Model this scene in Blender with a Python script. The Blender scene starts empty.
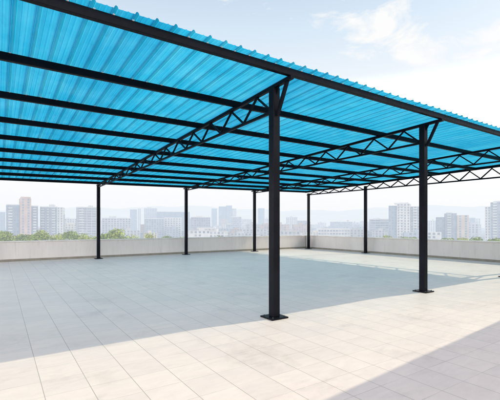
import bpy, bmesh, math, random
from mathutils import Vector, Matrix
random.seed(11)
C = bpy.context.scene.collection
R = math.radians
scene = bpy.context.scene

# ------------------------------------------------------------------ camera
F_PX, AX, Y0, EYE = 373.79, 0.978, 225.24, 1.6      # focal length in 500 px, bearing of +X, horizon row, eye height
FW = Vector((math.cos(AX), math.sin(AX), 0)); RT = Vector((math.sin(AX), -math.cos(AX), 0))
cam = bpy.data.cameras.new('camera'); co = bpy.data.objects.new('camera', cam); C.objects.link(co)
cam.sensor_fit = 'HORIZONTAL'; cam.sensor_width = 36; cam.lens = 36 * F_PX / 500
cam.shift_y = (Y0 - 200) / 500; cam.clip_start = .05; cam.clip_end = 30000
co.matrix_world = Matrix((( RT.x, 0, -FW.x, 0), (RT.y, 0, -FW.y, 0), (0, 1, 0, EYE), (0, 0, 0, 1)))
scene.camera = co

# ------------------------------------------------------------------ helpers
def link(name, me, mats, parent=None):
    o = bpy.data.objects.new(name, me); C.objects.link(o)
    for m in (mats if isinstance(mats, (list, tuple)) else [mats]): me.materials.append(m)
    if parent: o.parent = parent
    return o
def obj(name, bm, mats, parent=None, smooth=False):
    me = bpy.data.meshes.new(name); bm.normal_update(); bm.to_mesh(me); bm.free()
    if smooth:
        for p in me.polygons: p.use_smooth = True
    return link(name, me, mats, parent)
def tag(o, label=None, cat=None, group=None, kind=None):
    if label: o['label'] = label
    if cat: o['category'] = cat
    if group: o['group'] = group
    if kind: o['kind'] = kind
    return o
def thing(name, label, cat, loc=(0, 0, 0), group=None):
    o = bpy.data.objects.new(name, None); C.objects.link(o); o.location = loc
    o.empty_display_size = .3
    return tag(o, label, cat, group)
def box(bm, x0, x1, y0, y1, z0, z1, bevel=0, mi=0):
    r = bmesh.ops.create_cube(bm, size=1)
    vs = r['verts']
    for v in vs:
        v.co = Vector(((x0 + x1) / 2 + v.co.x * (x1 - x0), (y0 + y1) / 2 + v.co.y * (y1 - y0), (z0 + z1) / 2 + v.co.z * (z1 - z0)))
    fs = list({f for v in vs for f in v.link_faces})
    for f in fs: f.material_index = mi
    if bevel:
        es = list({e for v in vs for e in v.link_edges})
        bmesh.ops.bevel(bm, geom=es, offset=bevel, segments=2, affect='EDGES', profile=.5)
    return vs
def beam(bm, a, b, w, h, up=(0, 0, 1), bevel=0):
    a = Vector(a); b = Vector(b); d = b - a; L = d.length; d.normalize()
    s = d.cross(Vector(up)).normalized(); u = s.cross(d)
    n = len(bm.verts)
    vs = box(bm, 0, L, -w / 2, w / 2, -h / 2, h / 2, bevel)
    bm.verts.ensure_lookup_table()
    M = Matrix(((d.x, s.x, u.x, a.x), (d.y, s.y, u.y, a.y), (d.z, s.z, u.z, a.z), (0, 0, 0, 1)))
    for v in bm.verts[n:] if not bevel else [v for v in bm.verts if v.index < 0 or v.index >= n]:
        v.co = M @ v.co
    bm.verts.index_update()
def beam_obj(name, a, b, w, h, mat, parent, up=(0, 0, 1), bevel=.004):
    bm = bmesh.new(); beam(bm, a, b, w, h, up, bevel)
    return obj(name, bm, mat, parent)

# ------------------------------------------------------------------ materials
def mat(name):
    m = bpy.data.materials.new(name); m.use_nodes = True
    nt = m.node_tree; nt.nodes.clear()
    out = nt.nodes.new('ShaderNodeOutputMaterial')
    return m, nt, out
def N(nt, t, **kw):
    n = nt.nodes.new(t)
    for k, v in kw.items():
        if k.startswith('i_'):
            k = k[2:]; n.inputs[int(k) if k.isdigit() else k.replace('_', ' ')].default_value = v
        else: setattr(n, k, v)
    return n
def L(nt, a, ao, b, bi): nt.links.new(a.outputs[ao], b.inputs[bi])
def ramp(nt, stops):
    r = nt.nodes.new('ShaderNodeValToRGB'); e = r.color_ramp.elements
    while len(e) < len(stops): e.new(.5)
    for i, (p, c) in enumerate(stops):
        e[i].position = p; e[i].color = (*c, 1) if len(c) == 3 else c
    return r
def principled(nt, out, **kw):
    p = nt.nodes.new('ShaderNodeBsdfPrincipled')
    for k, v in kw.items(): p.inputs[k.replace('_', ' ')].default_value = v
    L(nt, p, 0, out, 0); return p

def metal():
    m, nt, out = mat('black_painted_steel')
    p = principled(nt, out, Roughness=.42)
    p.inputs['Specular IOR Level'].default_value = .07
    tc = N(nt, 'ShaderNodeTexCoord'); n = N(nt, 'ShaderNodeTexNoise', i_Scale=2.2, i_Detail=6.)
    L(nt, tc, 'Object', n, 'Vector')
    r = ramp(nt, [(.3, (.003, .0036, .006)), (.75, (.0075, .0082, .012))]); L(nt, n, 'Fac', r, 0); L(nt, r, 0, p, 'Base Color')
    n2 = N(nt, 'ShaderNodeTexNoise', i_Scale=30., i_Detail=4.); L(nt, tc, 'Object', n2, 'Vector')
    r2 = ramp(nt, [(.3, (.34,) * 3), (.7, (.55,) * 3)]); L(nt, n2, 'Fac', r2, 0); L(nt, r2, 0, p, 'Roughness')
    b = N(nt, 'ShaderNodeBump', i_Strength=.06, i_Distance=.01); L(nt, n2, 'Fac', b, 'Height'); L(nt, b, 0, p, 'Normal')
    return m
def steel_bolt():
    m, nt, out = mat('zinc_steel'); principled(nt, out, Base_Color=(.05, .05, .055, 1), Metallic=.7, Roughness=.45); return m
def glint_mat():
    m, nt, out = mat('pale_glint'); principled(nt, out, Base_Color=(.55, .58, .60, 1), Roughness=.5); return m

def roof_mat(name, k=1.0):
    m, nt, out = mat(name)
    tc = N(nt, 'ShaderNodeTexCoord')
    mp = N(nt, 'ShaderNodeMapping'); mp.inputs['Scale'].default_value = (13, .3, 1); L(nt, tc, 'Object', mp, 'Vector')
    n = N(nt, 'ShaderNodeTexNoise', i_Scale=1., i_Detail=5., i_Roughness=.65); L(nt, mp, 0, n, 'Vector')
    n3 = N(nt, 'ShaderNodeTexNoise', i_Scale=1.6, i_Detail=5.); L(nt, tc, 'Object', n3, 'Vector')
    a = N(nt, 'ShaderNodeMath', operation='MULTIPLY_ADD'); L(nt, n3, 'Fac', a, 0); a.inputs[1].default_value = .55; 
    sub = N(nt, 'ShaderNodeMath', operation='MULTIPLY', ); L(nt, n, 'Fac', sub, 0); sub.inputs[1].default_value = .55; L(nt, sub, 0, a, 2)
    r = ramp(nt, [(p_, tuple(v * k for v in c_)) for p_, c_ in ((.30, (.012, .41, .70)), (.50, (.026, .51, .80)), (.72, (.10, .64, .89)))]); L(nt, a, 0, r, 0)
    # sheets one metre wide, each faded a little differently
    sp = N(nt, 'ShaderNodeSeparateXYZ'); L(nt, tc, 'Object', sp, 0)
    fl = N(nt, 'ShaderNodeMath', operation='FLOOR'); L(nt, sp, 'X', fl, 0)
    wn = N(nt, 'ShaderNodeTexWhiteNoise', noise_dimensions='1D'); L(nt, fl, 0, wn, 'W')
    wr = ramp(nt, [(0, (.80, .85, .90)), (1, (1.08, 1.05, 1.02))]); L(nt, wn, 'Value', wr, 0)
    # dust along the sheet
    mp3 = N(nt, 'ShaderNodeMapping'); mp3.inputs['Scale'].default_value = (3, 1.2, 1); L(nt, tc, 'Object', mp3, 'Vector')
    dn = N(nt, 'ShaderNodeTexNoise', i_Scale=2.2, i_Detail=9., i_Roughness=.72); L(nt, mp3, 0, dn, 'Vector')
    dr_ = ramp(nt, [(.30, (.78, .80, .82)), (.46, (1, 1, 1))]); L(nt, dn, 'Fac', dr_, 0)
    q1 = N(nt, 'ShaderNodeMix', data_type='RGBA', blend_type='MULTIPLY'); q1.inputs[0].default_value = 1; L(nt, r, 0, q1, 6); L(nt, wr, 0, q1, 7)
    q2 = N(nt, 'ShaderNodeMix', data_type='RGBA', blend_type='MULTIPLY'); q2.inputs[0].default_value = 1; L(nt, q1, 2, q2, 6); L(nt, dr_, 0, q2, 7)
    tr = N(nt, 'ShaderNodeBsdfTranslucent'); L(nt, q2, 2, tr, 'Color')
    df = N(nt, 'ShaderNodeBsdfDiffuse'); df.inputs['Color'].default_value = (.025 * k, .34 * k, .54 * k, 1)
    gl = N(nt, 'ShaderNodeBsdfGlossy'); gl.inputs['Roughness'].default_value = .25; gl.inputs['Color'].default_value = (.8, .9, 1, 1)
    m1 = N(nt, 'ShaderNodeMixShader', i_0=.38); L(nt, tr, 0, m1, 1); L(nt, df, 0, m1, 2)
    m2 = N(nt, 'ShaderNodeMixShader', i_0=.04); L(nt, m1, 0, m2, 1); L(nt, gl, 0, m2, 2)
    L(nt, m2, 0, out, 0)
    return m

def floor_mat():
    m, nt, out = mat('beige_stone_tiles')
    p = principled(nt, out, Roughness=.5); p.inputs['Specular IOR Level'].default_value = .35
    tc = N(nt, 'ShaderNodeTexCoord')
    mp = N(nt, 'ShaderNodeMapping'); mp.inputs['Location'].default_value = (.04, .04, 0); L(nt, tc, 'Object', mp, 'Vector')
    def brick(w_, h_, ms):
        b_ = N(nt, 'ShaderNodeTexBrick'); b_.offset = 0; b_.squash = 1
        for k, v in (('Scale', 1.), ('Mortar Size', ms), ('Mortar Smooth', .6), ('Brick Width', w_), ('Row Height', h_), ('Bias', 0.)): b_.inputs[k].default_value = v
        b_.inputs['Color1'].default_value = (.0, 0, 0, 1); b_.inputs['Color2'].default_value = (1, 1, 1, 1); b_.inputs['Mortar'].default_value = (.5, .5, .5, 1)
        L(nt, mp, 0, b_, 'Vector'); return b_
    br = brick(.4, .4, .0042); longj = brick(.4, 400., .0045)
    jn = N(nt, 'ShaderNodeTexNoise', i_Scale=1.1, i_Detail=5.); L(nt, tc, 'Object', jn, 'Vector')
    jr = ramp(nt, [(.35, (.25,) * 3), (.65, (.8,) * 3)]); L(nt, jn, 'Fac', jr, 0)
    j1 = N(nt, 'ShaderNodeMath', operation='MULTIPLY'); L(nt, br, 'Fac', j1, 0); L(nt, jr, 0, j1, 1)
    j2 = N(nt, 'ShaderNodeMath', operation='MAXIMUM'); L(nt, j1, 0, j2, 0); L(nt, longj, 'Fac', j2, 1)
    jf = N(nt, 'ShaderNodeMath', operation='MULTIPLY'); L(nt, j2, 0, jf, 0); jf.inputs[1].default_value = .85
    # soft veins and clouding inside the tiles
    st = N(nt, 'ShaderNodeMapping'); st.inputs['Scale'].default_value = (1.0, 3.2, 1); L(nt, tc, 'Object', st, 'Vector')
    n = N(nt, 'ShaderNodeTexNoise', i_Scale=2.2, i_Detail=8., i_Roughness=.62, i_Distortion=.6); L(nt, st, 0, n, 'Vector')
    n2 = N(nt, 'ShaderNodeTexNoise', i_Scale=.35, i_Detail=3.); L(nt, tc, 'Object', n2, 'Vector')
    r = ramp(nt, [(.3, (.825, .655, .56)), (.5, (.872, .70, .60)), (.7, (.89, .715, .615))]); L(nt, n, 'Fac', r, 0)
    tv = ramp(nt, [(0, (.935, .935, .94)), (1, (1.0, .995, .985))]); L(nt, br, 'Color', tv, 0)
    mu = N(nt, 'ShaderNodeMix', data_type='RGBA', blend_type='MULTIPLY'); mu.inputs[0].default_value = 1
    L(nt, r, 0, mu, 6); L(nt, tv, 0, mu, 7)
    gm = N(nt, 'ShaderNodeMapping'); gm.inputs['Scale'].default_value = (1.6, 5, 1); L(nt, tc, 'Object', gm, 'Vector')
    gn = N(nt, 'ShaderNodeTexNoise', i_Scale=2., i_Detail=7., i_Roughness=.6, i_Distortion=1.2); L(nt, gm, 0, gn, 'Vector')
    gr_ = ramp(nt, [(.30, (.935, .935, .94)), (.62, (1, 1, 1))]); L(nt, gn, 'Fac', gr_, 0)
    sn = N(nt, 'ShaderNodeTexNoise', i_Scale=.9, i_Detail=9., i_Roughness=.7); L(nt, tc, 'Object', sn, 'Vector')
    sr = ramp(nt, [(.30, (.84, .835, .83)), (.45, (1, 1, 1))]); L(nt, sn, 'Fac', sr, 0)
    gs = N(nt, 'ShaderNodeMix', data_type='RGBA', blend_type='MULTIPLY'); gs.inputs[0].default_value = 1; L(nt, gr_, 0, gs, 6); L(nt, sr, 0, gs, 7)
    r2a = ramp(nt, [(.3, (.93, .93, .94)), (.7, (1, 1, 1))]); L(nt, n2, 'Fac', r2a, 0)
    r2 = N(nt, 'ShaderNodeMix', data_type='RGBA', blend_type='MULTIPLY'); r2.inputs[0].default_value = 1; L(nt, r2a, 0, r2, 6); L(nt, gs, 2, r2, 7)
    mu2 = N(nt, 'ShaderNodeMix', data_type='RGBA', blend_type='MULTIPLY'); mu2.inputs[0].default_value = 1
    L(nt, mu, 2, mu2, 6); L(nt, r2, 2, mu2, 7)
    gr = N(nt, 'ShaderNodeMix', data_type='RGBA'); L(nt, jf, 0, gr, 0); L(nt, mu2, 2, gr, 6); gr.inputs[7].default_value = (.36, .30, .255, 1)
    L(nt, gr, 2, p, 'Base Color')
    iv = N(nt, 'ShaderNodeMath', operation='SUBTRACT'); iv.inputs[0].default_value = 1; L(nt, j2, 0, iv, 1)
    b = N(nt, 'ShaderNodeBump', i_Strength=.5, i_Distance=.003); L(nt, iv, 0, b, 'Height')
    nf = N(nt, 'ShaderNodeTexNoise', i_Scale=40., i_Detail=4.); L(nt, tc, 'Object', nf, 'Vector')
    b2 = N(nt, 'ShaderNodeBump', i_Strength=.08, i_Distance=.004); L(nt, nf, 'Fac', b2, 'Height'); L(nt, b, 0, b2, 'Normal'); L(nt, b2, 0, p, 'Normal')
    rr = ramp(nt, [(.3, (.42,) * 3), (.7, (.6,) * 3)]); L(nt, n, 'Fac', rr, 0); L(nt, rr, 0, p, 'Roughness')
    return m

def plaster(name, c0, c1, scale=1.2, streak=True):
    m, nt, out = mat(name)
    p = principled(nt, out, Roughness=.85); p.inputs['Specular IOR Level'].default_value = .2
    tc = N(nt, 'ShaderNodeTexCoord')
    mp = N(nt, 'ShaderNodeMapping'); mp.inputs['Scale'].default_value = (1, 1, .25 if streak else 1); L(nt, tc, 'Object', mp, 'Vector')
    n = N(nt, 'ShaderNodeTexNoise', i_Scale=scale, i_Detail=8., i_Roughness=.65); L(nt, mp, 0, n, 'Vector')
    r = ramp(nt, [(.3, c0), (.7, c1)]); L(nt, n, 'Fac', r, 0)
    mg = N(nt, 'ShaderNodeMapping'); mg.inputs['Scale'].default_value = (5, 5, .5); L(nt, tc, 'Object', mg, 'Vector')
    ng = N(nt, 'ShaderNodeTexNoise', i_Scale=1.5, i_Detail=6., i_Roughness=.7); L(nt, mg, 0, ng, 'Vector')
    rg = ramp(nt, [(.30, (.86, .86, .855)), (.46, (1, 1, 1))]); L(nt, ng, 'Fac', rg, 0)
    qg = N(nt, 'ShaderNodeMix', data_type='RGBA', blend_type='MULTIPLY'); qg.inputs[0].default_value = 1; L(nt, r, 0, qg, 6); L(nt, rg, 0, qg, 7); L(nt, qg, 2, p, 'Base Color')
    nf = N(nt, 'ShaderNodeTexNoise', i_Scale=60., i_Detail=5.); L(nt, tc, 'Object', nf, 'Vector')
    b = N(nt, 'ShaderNodeBump', i_Strength=.15, i_Distance=.004); L(nt, nf, 'Fac', b, 'Height'); L(nt, b, 0, p, 'Normal')
    return m

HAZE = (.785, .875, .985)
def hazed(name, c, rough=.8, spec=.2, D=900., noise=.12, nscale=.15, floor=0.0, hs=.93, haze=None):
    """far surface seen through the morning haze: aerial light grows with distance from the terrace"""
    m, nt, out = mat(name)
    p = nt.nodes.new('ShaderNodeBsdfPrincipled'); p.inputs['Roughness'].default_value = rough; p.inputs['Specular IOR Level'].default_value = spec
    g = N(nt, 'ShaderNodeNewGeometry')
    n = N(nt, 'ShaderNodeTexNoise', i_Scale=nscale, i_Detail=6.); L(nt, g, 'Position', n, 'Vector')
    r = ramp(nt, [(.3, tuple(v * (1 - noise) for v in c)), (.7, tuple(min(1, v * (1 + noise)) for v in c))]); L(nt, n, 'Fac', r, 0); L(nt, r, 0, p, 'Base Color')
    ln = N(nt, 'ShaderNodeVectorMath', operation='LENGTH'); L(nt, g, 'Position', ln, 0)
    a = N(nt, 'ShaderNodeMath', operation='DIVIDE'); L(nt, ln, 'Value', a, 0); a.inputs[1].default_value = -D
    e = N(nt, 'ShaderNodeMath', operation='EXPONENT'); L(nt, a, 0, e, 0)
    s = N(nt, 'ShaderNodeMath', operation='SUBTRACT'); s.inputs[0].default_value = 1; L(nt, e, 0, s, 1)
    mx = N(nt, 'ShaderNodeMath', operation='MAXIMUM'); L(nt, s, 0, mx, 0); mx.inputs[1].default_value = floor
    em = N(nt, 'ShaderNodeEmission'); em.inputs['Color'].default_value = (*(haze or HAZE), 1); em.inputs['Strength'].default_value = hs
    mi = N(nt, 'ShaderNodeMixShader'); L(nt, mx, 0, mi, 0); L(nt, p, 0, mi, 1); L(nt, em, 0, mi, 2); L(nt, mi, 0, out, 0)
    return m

STEEL = metal(); BOLT = steel_bolt(); GLINT = glint_mat(); ROOF = roof_mat('cyan_translucent_sheet'); RIB_SHADE = roof_mat('cyan_sheet_rib_shade', .6); FLOOR = floor_mat()
WALL = plaster('cream_plaster', (.60, .54, .495), (.69, .625, .575), .9)
COPE = plaster('pale_coping', (.60, .55, .50), (.70, .65, .60), 2., False)
SKIRT = plaster('brown_skirting', (.20, .175, .14), (.30, .265, .215), 3., False)

# ------------------------------------------------------------------ terrace
fm = bmesh.new(); box(fm, -6, 18.15, -7, 19.87, -.25, 0)
tag(obj('terrace_floor', fm, FLOOR), kind='structure')

def parapet(name, label, A, B, nrm, h=.9, th=.24):
    """wall from A to B (inner face), nrm points outwards"""
    A = Vector((*A, 0)); B = Vector((*B, 0)); n = Vector((*nrm, 0))
    root = thing(name, label, 'wall', (A + B) / 2)
    off = (A + B) / 2
    def P(nm, d0, d1, z0, z1, m, bev=.006, ext=0):
        d = (B - A).normalized()
        a = A - d * ext - off; b = B + d * ext - off
        bm = bmesh.new(); ps = [a + n * d0, b + n * d0, a + n * d1, b + n * d1]
        xs = [p.x for p in ps]; ys = [p.y for p in ps]
        box(bm, min(xs), max(xs), min(ys), max(ys), z0, z1, bev); return obj(nm, bm, m, root)
    P('wall_body', 0, th, .002, h - .06, WALL)
    P('coping', -.03, th + .03, h - .058, h, COPE, .01)
    P('skirting', -.014, -.002, .003, .10, SKIRT, .003)
    return root
parapet('parapet_wall', 'long cream plaster parapet along the back of the terrace, partly sunlit near its right end', (-6, 19.56), (17.86, 19.56), (0, 1))
parapet('parapet_wall', 'shaded cream plaster parapet running along the right side of the terrace to the picture edge', (17.9, -7), (17.9, 19.80), (1, 0))

# ------------------------------------------------------------------ canopy
NP = 10
KN = [1.675 - (1.675 - 1.53) * k / 9 for k in range(NP)]
YP = [(1.7606 + .6655 * k) * 1.6 * KN[k] for k in range(NP)]      # purlin positions
YE, YL = YP[0], YP[-1]
YN, YF, YM = 5.14, 18.85, 14.1
XS = [-.55, 3.97, 8.50, 13.03, 17.50]
X0R, X1R = -1.3, 17.56
YS0, YS1 = YE - .17, YL + .30
def zp(x, y):          # underside of the purlins
    t = (y - YE) / (YL - YE); return (4.035 + .003 * x) * (1 - t) + (3.50 + .018 * x) * t
PH = .115              # purlin depth
def zb(x, y):          # centre line of the bottom chords
    t = (y - YE) / (YL - YE); zf = zp(x, YL) - .15
    return (3.575 + .002 * x) * (1 - t) + zf * t
canopy = thing('rooftop_canopy', 'large black steel canopy with corrugated translucent blue roof covering the tiled terrace', 'canopy')

# corrugated sheet: trapezoid ribs every 25 cm, two shallow swages in each pan
prof = []
x = X0R; RP = .25
while x < X1R - .01:
    for dx, dz in ((0, 0), (.030, .0), (.036, .003), (.044, .003), (.050, 0), (.088, 0), (.094, .0045), (.100, .0072), (.108, .0072), (.114, .0045), (.120, 0), (.158, 0), (.164, .003), (.172, .003), (.178, 0),
                   (.180, 0), (.186, .007), (.190, .019), (.195, .028), (.201, .033), (.209, .035), (.217, .033), (.223, .028), (.228, .019), (.232, .007), (.238, 0)):
        if x + dx <= X1R: prof.append((x + dx, dz))
    x += RP
prof.append((X1R, 0))
bm = bmesh.new()
ny = 31; rows = []
for j in range(ny):
    y = YS0 + (YS1 - YS0) * j / (ny - 1)
    rows.append([bm.verts.new((px, y + .006 * math.sin(px * 2.1), zp(px, y) + PH + .004 + dz + .0025 * math.sin(px * 1.7 + y * 2.6))) for px, dz in prof])
for j in range(ny - 1):
    for i in range(len(prof) - 1):
        f = bm.faces.new((rows[j][i], rows[j][i + 1], rows[j + 1][i + 1], rows[j + 1][i]))
        if max(prof[i][1], prof[i + 1][1]) > .0075: f.material_index = 1       # rib faces get a darker colour, shade painted along the ribs
obj('roof_sheet', bm, [ROOF, RIB_SHADE], canopy)

for k in range(NP):
    y = YP[k]
    beam_obj('purlin', (X0R + .03, y, zp(X0R, y) + PH / 2), (XS[4] - .042, y, zp(XS[4], y) + PH / 2), .075, PH, STEEL, canopy, bevel=.006)
# pale specks at the ribs, added to imitate light glinting past the purlins
spots = []; speck_rnd = random.Random(2)
for k in range(NP):
    y = YP[k] - .046
    i = 0
    while X0R + .209 + i * RP < X1R - .05:
        if speck_rnd.random() > .22: spots.append((X0R + .209 + i * RP + speck_rnd.uniform(-.03, .03), y))
        i += 1

spots.sort(key=lambda q: (Vector((q[0], q[1], 0)) + Vector((0, 0, 2.4))).length if (Vector((q[0], q[1], 0)).dot(FW) > 0 and abs(Vector((q[0], q[1], 0)).dot(RT)) < .7 * Vector((q[0], q[1], 0)).dot(FW)) else 99 + abs(q[0]))
def speck(bm, q):
    z = zp(*q) + PH
    box(bm, q[0] - .013, q[0] + .013, q[1] - .006, q[1] + .006, z - .009, z + .003)
for q in spots[:100]:
    bm = bmesh.new(); speck(bm, q); obj('glint_speck', bm, GLINT, canopy)
bm = bmesh.new()
for q in spots[100:]: speck(bm, q)
tag(obj('glint_speck', bm, GLINT, canopy), kind='stuff')

def make_post(x, y, label=None):
    top = zp(x, y) - .06
    bm = bmesh.new(); box(bm, x - .07, x + .07, y - .07, y + .07, .026, top, .008)
    p = obj('post', bm, STEEL, canopy)
    bm = bmesh.new(); box(bm, x - .175, x + .175, y - .175, y + .175, .002, .026, .004)
    obj('base_plate', bm, STEEL, p)
    for sx in (-1, 1):
        for sy in (-1, 1):
            bm = bmesh.new()
            bmesh.ops.create_cone(bm, cap_ends=True, segments=6, radius1=.014, radius2=.014, depth=.012, matrix=Matrix.Translation((x + sx * .125, y + sy * .125, .032)))
            bmesh.ops.create_cone(bm, cap_ends=True, segments=10, radius1=.007, radius2=.007, depth=.008, matrix=Matrix.Translation((x + sx * .125, y + sy * .125, .043)))
            obj('anchor_bolt', bm, BOLT, p)
    return p
for x in XS:
    make_post(x, YN); make_post(x, YF)
make_post(XS[4], YM)

def plate(name, pts, x, t, parent):
    bm = bmesh.new()
    a = [bm.verts.new((x - t / 2, y, z)) for y, z in pts]; b = [bm.verts.new((x + t / 2, y, z)) for y, z in pts]
    bm.faces.new(a); bm.faces.new(b[::-1])
    for i in range(len(pts)): bm.faces.new((a[i], b[i], b[(i + 1) % len(pts)], a[(i + 1) % len(pts)]))
    bmesh.ops.recalc_face_normals(bm, faces=bm.faces)
    return obj(name, bm, STEEL, parent)
for i, x in enumerate(XS):
    ya, yb = YE - .06, YS1 - .12
    last = i == len(XS) - 1
    tz = lambda y: zp(x, y) - (.033 if not last else -.02)
    wt = .046 if last else .034
    bm = bmesh.new()
    if last: beam(bm, (x, ya, zp(x, ya) + .068), (x, yb, zp(x, yb) + .068), .075, .118, bevel=.006)      # end rafter closes the sheet edge
    else: beam(bm, (x, ya, tz(ya)), (x, yb, tz(yb)), .07, .062, bevel=.006)
    t = obj('roof_truss', bm, STEEL, canopy)
    beam_obj('bottom_chord', (x, YN - .02, zb(x, YN)), (x, YF + .16, zb(x, YF + .16)), .05 + .012 * last, .048 + .012 * last, STEEL, t, bevel=.005)
    beam_obj('knee_strut', (x, YN - .09, zb(x, YN) - .09), (x, YE + .07, tz(YE + .07) - .02), .05, .06, STEEL, t, bevel=.004)
    plate('gusset_plate', [(YN - .072, tz(YN) - .15), (YN - .072, tz(YN) - .03), (YN - .15, tz(YN) - .03)], x, .012, t)
    plate('gusset_plate', [(YN + .072, zb(x, YN) - .04), (YN + .072, zb(x, YN) + .10), (YN + .20, zb(x, YN) + .02)], x + .001, .012, t)
    n = 30; st = (YF - .07 - YN - .07) / n
    web = bmesh.new() if i == 0 else None
    for k in range(n):
        y0 = YN + .07 + k * st; y1 = y0 + st
        if k % 2 == 0: a, b = (x, y0, zb(x, y0) + .015), (x, y1, tz(y1) - .03)
        else: a, b = (x, y0, tz(y0) - .03), (x, y1, zb(x, y1) + .015)
        if web: beam(web, a, b, .03, .034, up=(1, 0, 0))
        else: beam_obj('web_member', a, b, wt, wt + .003, STEEL, t, up=(1, 0, 0), bevel=.003)
    if web: obj('web_member', web, STEEL, t)

# ------------------------------------------------------------------ stair house behind the camera (its shadow crosses the right foreground)
HB = thing('stair_house', 'pale plastered rooftop stair house with a grey steel door standing beside the terrace', 'building', (8.2, 0, 0))
HB.rotation_euler.z = R(5.1)
bm = bmesh.new(); box(bm, 0, 8.6, -4.5, 1.75, .002, 3.85, .01); obj('wall', bm, WALL, HB)
bm = bmesh.new(); box(bm, -.06, 8.66, -4.56, 1.81, 3.852, 4.0, .01); obj('roof', bm, COPE, HB)
bm = bmesh.new(); box(bm, -.035, -.003, -2.2, -1.2, .004, 2.1, .004); dr = obj('door', bm, plaster('grey_door_paint', (.25, .27, .29), (.29, .31, .33), 2.), HB)
bm = bmesh.new(); box(bm, -.09, -.037, -1.34, -1.30, .98, 1.12, .004); obj('handle', bm, BOLT, dr)

# ------------------------------------------------------------------ the city beyond
GZ = -17.0
def at(px, d): r = (px - 250) / F_PX * d; return FW * d + RT * r
def zat(py, d): return EYE + (Y0 - py) / F_PX * d
GROUND = hazed('city_ground', (.20, .22, .17), D=520., noise=.5, nscale=.02)
bm = bmesh.new()
NR = 48
rings = [[bm.verts.new((r * math.cos(2 * math.pi * k / NR), r * math.sin(2 * math.pi * k / NR), GZ)) for k in range(NR)] for r in (60, 200, 500, 1200, 3000, 8000, 20000)]
bm.faces.new(rings[0])
for a, b in zip(rings, rings[1:]):
    for k in range(NR): bm.faces.new((a[k], b[k], b[(k + 1) % NR], a[(k + 1) % NR]))
bmesh.ops.recalc_face_normals(bm, faces=bm.faces)
tag(obj('ground', bm, GROUND), kind='structure')
# the block that carries the terrace
bb = thing('terrace_building', 'pale plastered building that carries the tiled terrace on its roof', 'building', (6, 6.4, GZ))
bm = bmesh.new(); box(bm, -11.9, 12.1, -13.3, 13.4, 0, -GZ - .26); obj('wall', bm, WALL, bb)

# hills: ridged terrain strips
def hill(name, d, prof, seed, col, D):
    rnd = random.Random(seed)
    bm = bmesh.new(); n = 150; rows = []
    ph = [rnd.uniform(0, 6.28) for _ in range(6)]
    for j, (dd, hf) in enumerate(((0, 0), (.12, .45), (.25, .8), (.36, 1), (.6, .7), (1, .2))):
        row = []
        for i in range(n + 1):
            px = -420 + 1340 * i / n
            k = 0
            while k < len(prof) - 2 and prof[k + 1][0] < px: k += 1
            (xa, ya), (xb, yb) = prof[k], prof[k + 1]
            t = min(1, max(0, (px - xa) / (xb - xa))); t = t * t * (3 - 2 * t)
            py = ya + (yb - ya) * t + .7 * math.sin(px * .11 + ph[0]) + .45 * math.sin(px * .23 + ph[1]) + .25 * math.sin(px * .57 + ph[2]) + .5 * math.sin(px * .05 + j + ph[3])
            D_ = d * (1 + dd)
            top = zat(py, d * 1.36)
            p = at(px, D_); row.append(bm.verts.new((p.x, p.y, GZ - 2 + (top - GZ) * hf)))
        rows.append(row)
    for a, b in zip(rows, rows[1:]):
        for i in range(n): bm.faces.new((a[i], a[i + 1], b[i + 1], b[i]))
    bmesh.ops.recalc_face_normals(bm, faces=bm.faces)
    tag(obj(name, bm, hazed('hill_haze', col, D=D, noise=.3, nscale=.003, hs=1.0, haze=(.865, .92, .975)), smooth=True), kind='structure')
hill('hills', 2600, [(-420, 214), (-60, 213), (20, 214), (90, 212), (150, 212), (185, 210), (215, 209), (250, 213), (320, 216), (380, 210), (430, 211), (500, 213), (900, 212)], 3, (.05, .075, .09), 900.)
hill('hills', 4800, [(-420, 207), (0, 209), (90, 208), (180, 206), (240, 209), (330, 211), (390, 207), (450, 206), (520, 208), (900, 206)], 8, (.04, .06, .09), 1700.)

GLASS = {}
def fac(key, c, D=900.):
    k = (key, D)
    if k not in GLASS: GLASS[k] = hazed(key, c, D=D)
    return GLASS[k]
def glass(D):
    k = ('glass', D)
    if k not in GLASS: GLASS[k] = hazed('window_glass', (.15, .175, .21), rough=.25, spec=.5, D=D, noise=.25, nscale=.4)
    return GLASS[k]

def facade(bm, o, u, v, W, H, nb, nf, ww=.6, wh=.55, dep=.25, skip=0.0, rnd=random):
    """wall W x H on origin o (u along, v up); cells with recessed window panes, all in the wall's own mesh (slot 1 = glass)"""
    n = u.cross(v)
    cw, ch = W / nb, H / nf
    for i in range(nb):
        for j in range(nf):
            a = o + u * (i * cw) + v * (j * ch)
            q = [a, a + u * cw, a + u * cw + v * ch, a + v * ch]
            if rnd.random() < skip:
                bm.faces.new([bm.verts.new(p) for p in q]); continue
            mx, my0, my1 = cw * (1 - ww) / 2, ch * (1 - wh) * .62, ch * (1 - wh) * .38
            w = [a + u * mx + v * my0, a + u * (cw - mx) + v * my0, a + u * (cw - mx) + v * (ch - my1), a + u * mx + v * (ch - my1)]
            Q = [bm.verts.new(p) for p in q]; Wv = [bm.verts.new(p) for p in w]; G = [bm.verts.new(p - n * dep) for p in w]
            for k in range(4):
                l = (k + 1) % 4
                bm.faces.new((Q[k], Q[l], Wv[l], Wv[k])); bm.faces.new((Wv[k], Wv[l], G[l], G[k]))
            f = bm.faces.new(G); f.material_index = 1 if rnd.random() < .72 else 2
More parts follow.
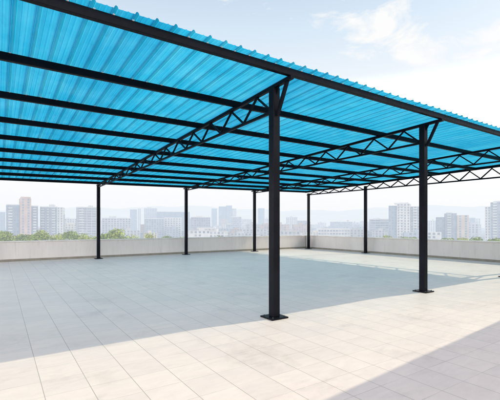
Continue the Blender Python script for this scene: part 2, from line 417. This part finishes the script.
def block(name, parent, x0, x1, y0, y1, z0, z1, m, gl, bay=3.6, fl=3.1, ww=.6, wh=.55, skip=.0, top=True, seed=0):
    wh = min(.78, wh + .17)
    rnd = random.Random(seed)
    bm = bmesh.new(); X = Vector((1, 0, 0)); Y = Vector((0, 1, 0)); Z = Vector((0, 0, 1))
    nf = max(1, round((z1 - z0) / fl)); H = z1 - z0
    nx = max(1, round((x1 - x0) / bay)); nyy = max(1, round((y1 - y0) / bay))
    facade(bm, Vector((x0, y0, z0)), X, Z, x1 - x0, H, nx, nf, ww, wh, skip=skip, rnd=rnd)
    facade(bm, Vector((x1, y0, z0)), Y, Z, y1 - y0, H, nyy, nf, ww, wh, skip=skip, rnd=rnd)
    facade(bm, Vector((x0, y1, z0)), -Y, Z, y1 - y0, H, nyy, nf, ww, wh, skip=skip, rnd=rnd)
    facade(bm, Vector((x1, y1, z0)), -X, Z, x1 - x0, H, 1, 1, .01, .01)
    bm.faces.new([bm.verts.new(p) for p in ((x0, y0, z1), (x1, y0, z1), (x1, y1, z1), (x0, y1, z1))])
    o = obj(name, bm, [m, gl, fac('window_curtain', (.26, .28, .30), DH)], parent)
    return o
def parap(parent, x0, x1, y0, y1, z, m, h=1.1, t=.35, name='roof_parapet'):
    bm = bmesh.new()
    box(bm, x0 - .15, x1 + .15, y0 - .15, y0 + t, z + .002, z + h); box(bm, x0 - .15, x1 + .15, y1 - t, y1 + .15, z + .002, z + h)
    box(bm, x0 - .15, x0 + t, y0 + t, y1 - t, z + .002, z + h); box(bm, x1 - t, x1 + .15, y0 + t, y1 - t, z + .002, z + h)
    return obj(name, bm, m, parent)
def slabs(parent, x0, x1, y, z0, z1, fl, m, out=1.3, name='balcony'):
    """one stack of balconies"""
    z = z0 + fl
    while z < z1 - 1:
        bm = bmesh.new()
        box(bm, x0, x1, y - out, y - .01, z - .15, z + .05); box(bm, x0, x1, y - out, y - out + .12, z + .051, z + 1.0)
        obj(name, bm, m, parent); z += fl

def city(label, cat, px0, px1, d, rot=0, name='apartment_tower', group=None):
    """an Empty at the foot of the building; local x runs across the view, y away from it. Returns root, width, z-of-row"""
    c = at((px0 + px1) / 2, d)
    root = thing(name, label, cat, (c.x, c.y, GZ), group)
    bear = math.atan(((px0 + px1) / 2 - 250) / F_PX)
    root.rotation_euler.z = AX - math.pi / 2 - bear + R(rot)
    m = d / F_PX * math.cos(bear)
    X = lambda px: (px - (px0 + px1) / 2) * m
    Zf = lambda py: zat(py, d) - GZ
    return root, X, Zf

WHT = (.50, .49, .47); GRY = (.34, .35, .37); BLU = (.24, .28, .33); PNK = (.42, .31, .265); CRM = (.50, .44, .37)
DH = 760.
gl = glass(DH)
# A: tower with the pink core
r, X, Z = city('apartment tower with a taller pink core between two grey wings at the far left', 'building', 7, 39, 420, 4)
block('wing', r, X(7), X(19.6), 0, 16, 0, Z(205.5), fac('tower_greyblue', BLU, DH), gl, 3.2, 3.1, .7, .6)
c = block('core', r, X(19.9), X(31), -4, 14, 0, Z(198.5), fac('tower_pink', PNK, DH), gl, 4.4, 3.1, .36, .5)
bm = bmesh.new(); box(bm, X(21), X(30.6), -2, 10, Z(198.5) + .01, Z(196.8), .1); obj('penthouse', bm, fac('tower_pink', PNK, DH), r)
block('wing', r, X(31.3), X(38.5), 0, 16, 0, Z(206.2), fac('tower_greyblue', BLU, DH), gl, 3.2, 3.1, .7, .6)
slabs(r, X(8.5), X(12.5), 0, 0, Z(205.5), 3.1, fac('balcony_white', WHT, DH)); slabs(r, X(33), X(36.5), 0, 0, Z(206.2), 3.1, fac('balcony_white', WHT, DH))
parap(r, X(7), X(19.6), 0, 16, Z(205.5), fac('balcony_white', WHT, DH)); parap(r, X(31.3), X(38.5), 0, 16, Z(206.2), fac('balcony_white', WHT, DH))
# B
r, X, Z = city('grey and white apartment tower with a small rooftop box, right of the pink cored tower', 'building', 40, 63, 450, -8)
block('wing', r, X(40), X(57), 0, 18, 0, Z(207.5), fac('tower_bluegrey', (.27, .30, .34), DH), gl, 3.0, 3.1, .66, .6)
block('core', r, X(57.2), X(63.5), -2, 16, 0, Z(207.2), fac('tower_white', WHT, DH), gl, 4.0, 3.1, .4, .5)
bm = bmesh.new(); box(bm, X(48.5), X(54), 4, 12, Z(207.5) + .01, Z(204.3), .1); obj('penthouse', bm, fac('tower_white', WHT, DH), r)
for a, b in ((41, 44.5), (47, 49), (52, 55.5)): slabs(r, X(a), X(b), 0, 0, Z(207.5), 3.1, fac('balcony_white', WHT, DH))
parap(r, X(40), X(57), 0, 18, Z(207.5), fac('balcony_white', WHT, DH))
# C
r, X, Z = city('pale slab tower with horizontal window bands, immediately left of the leftmost far post', 'building', 77.5, 101, 470, 6)
block('wall', r, X(77.5), X(101), 0, 17, 0, Z(207.8), fac('tower_pale', (.38, .385, .39), DH), gl, 5, 3.1, .86, .5)
bm = bmesh.new(); box(bm, X(89), X(93.5), 4, 12, Z(207.8) + .01, Z(205.3), .1); obj('penthouse', bm, fac('tower_white', WHT, DH), r)
parap(r, X(77.5), X(101), 0, 17, Z(207.8), fac('balcony_white', WHT, DH))
slabs(r, X(79), X(84), 0, 0, Z(207.8), 3.1, fac('balcony_white', WHT, DH))
# D: small blue tower cut by the left edge
r, X, Z = city('blue grey hazy tower cut off by the left picture edge', 'building', -14, 6, 700, 3)
block('wall', r, X(-14), X(5.5), 0, 20, 0, Z(212.5), fac('tower_haze_blue', (.22, .27, .34), DH), gl, 4, 3.2, .7, .55)
parap(r, X(-14), X(5.5), 0, 20, Z(212.5), fac('tower_haze_blue', (.22, .27, .34), DH))
# E..: mid distance
def simple(label, a, b, top, d, col, rot=0, bay=4, ww=.6, wh=.5, pent=None, name='apartment_block', dep=18, D=DH):
    r, X, Z = city(label, 'building', a, b, d, rot, name)
    m = fac('facade_%02d%02d%02d' % tuple(int(v * 99) for v in col), col, D); g = glass(D)
    block('wall', r, X(a), X(b), 0, dep, 0, Z(top), m, g, bay, 3.2, ww, wh, seed=int(a))
    parap(r, X(a), X(b), 0, dep, Z(top), fac('balcony_white', WHT, D))
    if pent:
        bm = bmesh.new(); box(bm, X(pent[0]), X(pent[1]), dep * .3, dep * .7, Z(top) + .01, Z(pent[2]), .1); obj('penthouse', bm, fac('tower_white', WHT, D), r)
    return r
simple('low white block in the gap immediately left of the banded slab tower', 64.5, 77, 219, 620, WHT, 5, 4, .6, .5, (67, 70, 217.4))
simple('long pale mid rise block behind the trees right of the leftmost far post', 102, 131, 218.5, 560, (.42, .42, .42), -3, 4.2, .62, .5, (109, 116, 216))
simple('slim hazy tower left of the pair of pale twin towers', 130.5, 137, 209.6, 980, (.27, .32, .38), 5, 4, .7, .55)
simple('very narrow white tower between two wider hazy towers', 137.6, 141, 208.8, 1080, WHT, 0, 4, .5, .5)
simple('broad pale hazy tower with a rooftop box, left of the second far post', 144, 156.5, 208.5, 900, (.38, .40, .43), -6, 4, .6, .5, (147, 151, 207))
simple('long blue grey block with flat roof left of the second far post', 157, 190, 212, 860, (.18, .23, .30), 4, 5, .8, .5)
simple('white low block with dark windows in front of the long blue grey block', 146, 164, 219, 560, (.32, .36, .40), 8, 4, .7, .55)
simple('clean white low block left of the second far post', 164.5, 181, 218.2, 590, WHT, -4, 4, .45, .45)
simple('grey office block with window rows immediately right of the second far post', 191.5, 210.5, 217.5, 540, (.28, .30, .33), 5, 3.6, .7, .5, (197, 203, 216))
simple('low pale block below the grey office block, close to the back parapet', 197, 215, 228.5, 450, (.40, .385, .36), -5, 4, .4, .35)
simple('slim grey hazy tower left of the tall cluster in the middle of the skyline', 211.5, 217, 208.7, 1150, (.24, .29, .36), 0, 4, .6, .55)
r, X, Z = city('stepped hazy blue tower cluster that is tallest between the second and third far posts', 'building', 219, 236, 1050, 4)
block('wing', r, X(219), X(226), 0, 20, 0, Z(206.5), fac('cluster_blue', (.22, .28, .35), DH), gl, 4, 3.2, .65, .55)
block('core', r, X(226.3), X(232), -3, 18, 0, Z(205.5), fac('cluster_blue', (.22, .28, .35), DH), gl, 4, 3.2, .65, .55)
block('wing', r, X(232.3), X(236.5), 0, 20, 0, Z(208.5), fac('tower_white', WHT, DH), gl, 4, 3.2, .5, .5)
simple('pale office block with window rows below the stepped hazy cluster', 231, 241, 217.2, 640, (.36, .38, .41), -4, 3.6, .6, .5)
simple('white mid rise block left of the third far post', 242, 252, 219.5, 760, WHT, 6, 4, .5, .5)
simple('slim hazy tower just right of the third far post', 258, 264.5, 208.5, 1100, (.25, .30, .37), 2, 4, .6, .5)
simple('white hazy block seen between the big near post and the fourth far post', 286, 297, 217.5, 760, WHT, -5, 4, .5, .5, (289, 292, 216))
simple('lower grey block right of the white hazy block beside the fourth far post', 298, 307, 221, 640, (.30, .32, .36), 5, 4, .6, .5)
simple('long low white hall with a band of small windows right of the fourth far post', 318, 350, 229.5, 430, (.42, .42, .41), 2, 3.4, .7, .35, name='low_hall')
simple('grey low block behind the long low white hall', 330, 352, 222, 800, (.30, .33, .37), -6, 4, .6, .5)
simple('office block with strong horizontal window bands left of the big white tower', 370.5, 390, 219.5, 520, (.34, .36, .39), 7, 6, .92, .5, (374, 381, 218))
# big white tower near the right near post
r, X, Z = city('large white apartment tower with a darker left flank, left of the second near post', 'building', 388, 424, 430, -4)
block('wing', r, X(388), X(396.5), 2, 20, 0, Z(205.3), fac('tower_greyblue', BLU, DH), gl, 3.2, 3.1, .6, .55)
block('core', r, X(396.8), X(410), 0, 18, 0, Z(203.6), fac('tower_white', WHT, DH), gl, 3.4, 3.1, .5, .5)
block('wing', r, X(410.3), X(423), 3, 21, 0, Z(206.5), fac('tower_pale', (.38, .385, .39), DH), gl, 3.2, 3.1, .6, .55)
bm = bmesh.new(); box(bm, X(393.5), X(408), 5, 13, Z(203.6) + .01, Z(202.2), .1); obj('penthouse', bm, fac('tower_white', WHT, DH), r)
slabs(r, X(399), X(403), 0, 0, Z(203.6), 3.1, fac('balcony_white', WHT, DH)); slabs(r, X(413), X(417), 3, 0, Z(206.5), 3.1, fac('balcony_white', WHT, DH))
simple('low white hazy block right of the second near post', 426, 437, 221, 760, WHT, 4, 4, .5, .5)
r, X, Z = city('stepped grey and cream apartment tower in the middle of the right skyline', 'building', 436.5, 468.5, 470, 5)
block('wing', r, X(436.5), X(445), 4, 20, 0, Z(217), fac('tower_greyblue', BLU, DH), gl, 3.2, 3.1, .65, .55)
block('core', r, X(445.3), X(456.7), 0, 18, 0, Z(213.2), fac('tower_bluegrey', (.27, .30, .34), DH), gl, 3.2, 3.1, .62, .58)
block('wing', r, X(457), X(468.3), -3, 16, 0, Z(215.3), fac('tower_cream', (.48, .40, .33), DH), gl, 5, 3.1, .36, .5)
bm = bmesh.new(); box(bm, X(447), X(453), 5, 12, Z(213.2) + .01, Z(212), .1); obj('penthouse', bm, fac('tower_white', WHT, DH), r)
slabs(r, X(447), X(451), 0, 0, Z(213.2), 3.1, fac('balcony_white', WHT, DH))
simple('slim hazy grey tower left of its white twin near the right edge', 469, 475, 218, 820, (.27, .31, .36), 0, 4, .6, .5)
simple('slim hazy white tower right of its grey twin near the right edge', 475.8, 480.5, 218.8, 780, WHT, 4, 4, .5, .5)
r, X, Z = city('tall white and grey apartment tower cut off by the right picture edge', 'building', 484, 516, 420, -6)
block('wing', r, X(484), X(490), 3, 18, 0, Z(206.3), fac('tower_white', WHT, DH), gl, 3.6, 3.1, .5, .5)
block('core', r, X(490.2), X(505), 0, 18, 0, Z(202), fac('tower_bluegrey', (.27, .30, .34), DH), gl, 3.2, 3.1, .62, .55)
block('wing', r, X(505.3), X(516), 2, 18, 0, Z(205), fac('tower_pale', (.38, .385, .39), DH), gl, 3.2, 3.1, .6, .55)
bm = bmesh.new(); box(bm, X(492.5), X(500), 5, 12, Z(202) + .01, Z(200.5), .1); obj('penthouse', bm, fac('tower_white', WHT, DH), r)
slabs(r, X(493), X(497), 0, 0, Z(202), 3.1, fac('balcony_white', WHT, DH))

# hazy low rise fabric
rnd = random.Random(5)
for k in range(150):
    d = rnd.uniform(430, 1500) if k > 30 else rnd.uniform(380, 650)
    px = rnd.uniform(-70, 570)
    if k > 60: px = rnd.uniform(185, 375)
    w = rnd.uniform(14, 40) * F_PX / d; h = rnd.choice((7, 9, 11, 13, 16, 20)) * (1.3 if d > 900 else 1)
    if d < 520 and h > 14: h = 12
    if d > 850 and k % 4 == 0: h = rnd.uniform(24, 40)
    if d > 850 and h > 22: w = rnd.uniform(12, 22) * F_PX / d
    top = Y0 - (GZ + h - EYE) / d * F_PX
    col = rnd.choice((WHT, CRM, (.36, .36, .36), (.30, .33, .37), (.38, .29, .25), (.42, .42, .43)))
    r, X, Z = city('hazy low city building among many of its kind beyond the parapet', 'building', px, px + w, d, rnd.uniform(-25, 25), 'city_building', 'hazy low buildings spread across the far city')
    m = fac('facade_%02d%02d%02d' % tuple(int(v * 99) for v in col), col, DH)
    block('wall', r, X(px), X(px + w), 0, rnd.uniform(10, 20), 0, h, m, gl, 4.5, 3.2, .55, .48, skip=.08, seed=k)
    bm = bmesh.new(); a0 = rnd.uniform(.2, .5); X0, X1 = X(px), X(px + w); bw = X1 - X0
    box(bm, X0 + bw * a0, X0 + bw * (a0 + .25), 3, 7, h + .01, h + rnd.uniform(1.6, 3.4), .05); obj('roof_hut', bm, m, r)

# ------------------------------------------------------------------ trees below the parapet
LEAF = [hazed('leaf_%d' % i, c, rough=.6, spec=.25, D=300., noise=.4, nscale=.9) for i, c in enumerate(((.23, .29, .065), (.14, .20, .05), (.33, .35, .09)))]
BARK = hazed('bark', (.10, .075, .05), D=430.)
def tree(label, px0, px1, top, d, kind, seed, name='tree'):
    rn = random.Random(seed)
    c = at((px0 + px1) / 2, d); W = (px1 - px0) / F_PX * d / 2 * 1.22
    H = zat(top + 1.5, d) - GZ
    root = thing(name, label, 'tree', (c.x, c.y, GZ), 'trees below the parapet')
    bm = bmesh.new()
    def limb(a, b, r0, r1):
        a, b = Vector(a), Vector(b); dd = (b - a).normalized(); s = dd.orthogonal().normalized(); u = dd.cross(s)
        A = [bm.verts.new(a + (s * math.cos(t) + u * math.sin(t)) * r0) for t in [k * math.pi / 4 for k in range(8)]]
        B = [bm.verts.new(b + (s * math.cos(t) + u * math.sin(t)) * r1) for t in [k * math.pi / 4 for k in range(8)]]
        for k in range(8): bm.faces.new((A[k], A[(k + 1) % 8], B[(k + 1) % 8], B[k]))
    limb((0, 0, 0), (.2, .1, H * .5), .32, .2); ends = []
    for k in range(7):
        t = k * 2.4 + rn.random(); e = (math.cos(t) * W * .55, math.sin(t) * W * .5, H * rn.uniform(.68, .9))
        limb((.2, .1, H * rn.uniform(.35, .5)), e, .14, .04); ends.append(e)
    obj('trunk', bm, BARK, root)
    bm = bmesh.new(); clumps = []; rmax = min(1.35, max(.8, W * .34))
    for k in range(34):
        t = rn.uniform(0, 6.28); q = math.sqrt(rn.random()); hz = rn.uniform(-.55, .92)
        s = math.sqrt(max(.05, 1 - abs(hz) ** 2.2))
        clumps.append((Vector((math.cos(t) * q * W * .86 * s, math.sin(t) * q * W * .75 * s, H * .70 + hz * H * .25)), rn.uniform(.75, 1.35) * min(1.35, max(.8, W * .34))))
    lift = H - max(c_.z + r_ * .7 for c_, r_ in clumps)
    for cc, cr in clumps:
        cc = cc + Vector((0, 0, lift))
        for _ in range(150):
            v = Vector((rn.gauss(0, 1), rn.gauss(0, 1), rn.gauss(0, 1))); v.normalize()
            p = cc + Vector((v.x, v.y, v.z * .75)) * cr * rn.uniform(.5, 1.08)
            if p.z > H: continue
            nn = (v + Vector((rn.uniform(-.9, .9), rn.uniform(-.9, .9), rn.uniform(-.3, 1.0)))).normalized()
            a = nn.orthogonal().normalized(); a = Matrix.Rotation(rn.uniform(0, 6.28), 3, nn) @ a; b = nn.cross(a)
            sz = rn.uniform(.10, .24)
            f = bm.faces.new([bm.verts.new(p + a * sz), bm.verts.new(p + b * sz * .6), bm.verts.new(p - a * sz), bm.verts.new(p - b * sz * .6)])
            f.material_index = rn.choice((0, 0, 1, 2)) if kind == 0 else rn.choice((1, 1, 0)) if kind == 1 else rn.choice((2, 2, 0))
    obj('crown', bm, LEAF, root)
TR = [('leafy tree cut off by the left picture edge', -10, 12, 229.2, 62, 0), ('low dark tree at the foot of the pink cored tower', 19, 36, 232.5, 66, 1),
      ('broad bright green tree in front of the grey and white tower', 30, 54, 228.6, 60, 0), ('small yellow green tree right of the broad bright green tree', 52, 63, 231.5, 70, 2),
      ('low green tree below the gap left of the banded slab tower', 62, 80, 229.5, 66, 1), ('yellowish tree just left of the leftmost far post', 77, 95, 231.5, 62, 2),
      ('low soft tree between the left edge tree and the pink cored tower', 8, 22, 232.6, 70, 2), ('low yellow green tree filling the dip right of the large rounded tree', 124, 143, 232.8, 76, 2), ('low pale tree just left of the second far post', 172, 190, 235.0, 84, 0), ('dim low tree between the banded office block and the second near post', 404, 419, 235.6, 82, 1), ('thin low tree right of the stepped grey and cream tower', 456, 472, 236.2, 74, 2),
      ('large rounded green tree just right of the leftmost far post', 101, 127, 226.6, 58, 0), ('low dark bush on the left flank of the large rounded tree', 99, 109, 231.5, 54, 1),
      ('small yellow green tree between the large rounded tree and the second far post', 141, 161, 230.8, 66, 2), ('low thin tree left of the second far post', 160, 176, 234.0, 72, 1),
      ('low flat green tree below the hazy cluster right of the second far post', 212, 232, 234.0, 80, 1),
      ('yellowish low tree below the banded office block', 377, 394, 233.5, 66, 2), ('low green tree at the foot of the big white tower', 394, 415, 234.8, 70, 0),
      ('bright low bush at the foot of the stepped grey and cream tower', 435, 457, 236.0, 60, 0), ('dark low tree left of the tower at the right edge', 470, 488, 235.5, 60, 1),
      ('dark low tree at the foot of the tower at the right edge', 486, 502, 236.2, 58, 1)]
for i, t in enumerate(TR): tree(*t, seed=40 + i)

# ------------------------------------------------------------------ light
SEL, SAZ = R(35), R(-6.5)         # sun: elevation, bearing from +X towards +Y
sd = Vector((math.cos(SEL) * math.cos(SAZ), math.cos(SEL) * math.sin(SAZ), math.sin(SEL)))
sun = bpy.data.lights.new('sun', 'SUN'); so = bpy.data.objects.new('sun', sun); C.objects.link(so)
sun.energy = 3.0; sun.angle = R(.5); sun.color = (.93, .94, .74)
so.rotation_euler = sd.to_track_quat('Z', 'Y').to_euler(); so.location = (0, 0, 60)
w = bpy.data.worlds.new('World'); scene.world = w; w.use_nodes = True
nt = w.node_tree; nt.nodes.clear()
out = nt.nodes.new('ShaderNodeOutputWorld'); bg = nt.nodes.new('ShaderNodeBackground'); L(nt, bg, 0, out, 0)
bg.inputs['Strength'].default_value = .1
sky = nt.nodes.new('ShaderNodeTexSky'); sky.sky_type = 'NISHITA'; sky.sun_disc = False
sky.sun_elevation = SEL; sky.sun_rotation = math.pi / 2 - SAZ; sky.air_density = 1.2; sky.dust_density = 3.; sky.ozone_density = 1.
tc = N(nt, 'ShaderNodeTexCoord'); sx = N(nt, 'ShaderNodeSeparateXYZ'); L(nt, tc, 'Generated', sx, 0)
hz = ramp(nt, [(0, (.96,) * 3), (.30, (.92,) * 3), (.6, (.82,) * 3), (1, (.75,) * 3)]); L(nt, sx, 'Z', hz, 0)
hc = ramp(nt, [(0, (.94, .96, .99)), (.12, (.965, .98, 1.0)), (.22, (1., 1., 1.)), (.34, (.91, .955, .995)), (.46, (.735, .865, .985)), (.66, (.46, .60, .82)), (1, (.32, .46, .72))]); L(nt, sx, 'Z', hc, 0)
# warm glow added low in the sky behind the camera to fill the canopy shade
dt = N(nt, 'ShaderNodeVectorMath', operation='DOT_PRODUCT'); L(nt, tc, 'Generated', dt, 0); dt.inputs[1].default_value = (math.cos(-2.45), math.sin(-2.45), 0)
bk = N(nt, 'ShaderNodeMapRange', interpolation_type='SMOOTHSTEP'); L(nt, dt, 'Value', bk, 'Value'); bk.inputs['From Min'].default_value = -.55; bk.inputs['From Max'].default_value = .45
lo = ramp(nt, [(0, (1,) * 3), (.30, (1,) * 3), (.50, (.12,) * 3), (.62, (0,) * 3)]); L(nt, sx, 'Z', lo, 0)
bl = N(nt, 'ShaderNodeMath', operation='MULTIPLY'); L(nt, bk, 0, bl, 0); L(nt, lo, 0, bl, 1)
st_ = N(nt, 'ShaderNodeMath', operation='MULTIPLY_ADD'); L(nt, bl, 0, st_, 0); st_.inputs[1].default_value = 0.0
fb = ramp(nt, [(0, (.49,) * 3), (.10, (.51,) * 3), (.17, (1,) * 3), (.26, (.9,) * 3), (.36, (.5,) * 3), (1, (.48,) * 3)]); L(nt, sx, 'Z', fb, 0)
fs = N(nt, 'ShaderNodeMath', operation='MULTIPLY'); L(nt, fb, 0, fs, 0); fs.inputs[1].default_value = 20.6; L(nt, fs, 0, st_, 2)
sc_ = N(nt, 'ShaderNodeVectorMath', operation='SCALE'); L(nt, hc, 0, sc_, 0); L(nt, st_, 0, sc_, 'Scale')
bs = N(nt, 'ShaderNodeVectorMath', operation='SCALE'); bs.inputs[0].default_value = (1.035, .96, .945)
bm_ = N(nt, 'ShaderNodeMath', operation='MULTIPLY'); L(nt, bl, 0, bm_, 0); bm_.inputs[1].default_value = 38.5; L(nt, bm_, 0, bs, 'Scale')
sa = N(nt, 'ShaderNodeVectorMath', operation='ADD'); L(nt, sc_, 0, sa, 0); L(nt, bs, 0, sa, 1)
mx = N(nt, 'ShaderNodeMix', data_type='RGBA'); L(nt, hz, 0, mx, 0); L(nt, sky, 0, mx, 6); L(nt, sa, 0, mx, 7)
# thin bright clouds
mp = N(nt, 'ShaderNodeMapping'); mp.inputs['Scale'].default_value = (3.6, 3.6, 8.); mp.inputs['Location'].default_value = (3.1, 1.2, .4); L(nt, tc, 'Generated', mp, 'Vector')
cn = N(nt, 'ShaderNodeTexNoise', i_Scale=2.2, i_Detail=9., i_Roughness=.6, i_Distortion=.5); L(nt, mp, 0, cn, 'Vector')
acc = None
for (cx_, cy_, rr) in ((376, 24, .17), (428, 52, .17), (508, 32, .13)):
    dv = (FW + RT * ((cx_ - 250) / F_PX) + Vector((0, 0, (Y0 - cy_) / F_PX))).normalized()
    sb = N(nt, 'ShaderNodeVectorMath', operation='SUBTRACT'); L(nt, tc, 'Generated', sb, 0); sb.inputs[1].default_value = dv
    mlt = N(nt, 'ShaderNodeVectorMath', operation='MULTIPLY'); L(nt, sb, 0, mlt, 0); mlt.inputs[1].default_value = (1, 1, 2.6)
    ln_ = N(nt, 'ShaderNodeVectorMath', operation='LENGTH'); L(nt, mlt, 0, ln_, 0)
    mr = N(nt, 'ShaderNodeMapRange', interpolation_type='SMOOTHSTEP'); L(nt, ln_, 'Value', mr, 'Value')
    mr.inputs['From Min'].default_value = rr; mr.inputs['From Max'].default_value = 0; mr.inputs['To Max'].default_value = .20
    if acc is None: acc = mr
    else:
        ad = N(nt, 'ShaderNodeMath', operation='ADD'); L(nt, acc, 0, ad, 0); L(nt, mr, 0, ad, 1); acc = ad
ca = N(nt, 'ShaderNodeMath', operation='ADD'); L(nt, acc, 0, ca, 0); L(nt, cn, 'Fac', ca, 1)
cr = ramp(nt, [(.60, (0, 0, 0)), (.74, (.95, .95, .95))]); L(nt, ca, 0, cr, 0)
cl = N(nt, 'ShaderNodeMix', data_type='RGBA', blend_type='LIGHTEN'); cl.inputs[0].default_value = 1; L(nt, mx, 2, cl, 6); cl.inputs[7].default_value = (9.9, 9.9, 9.8, 1)
cm = N(nt, 'ShaderNodeMix', data_type='RGBA'); L(nt, cr, 0, cm, 0); L(nt, mx, 2, cm, 6); L(nt, cl, 2, cm, 7)
L(nt, cm, 2, bg, 'Color')

scene.view_settings.view_transform = 'Standard'; scene.view_settings.look = 'None'; scene.view_settings.exposure = 0
scene.cycles.max_bounces = 10; scene.cycles.diffuse_bounces = 5; scene.cycles.transmission_bounces = 6
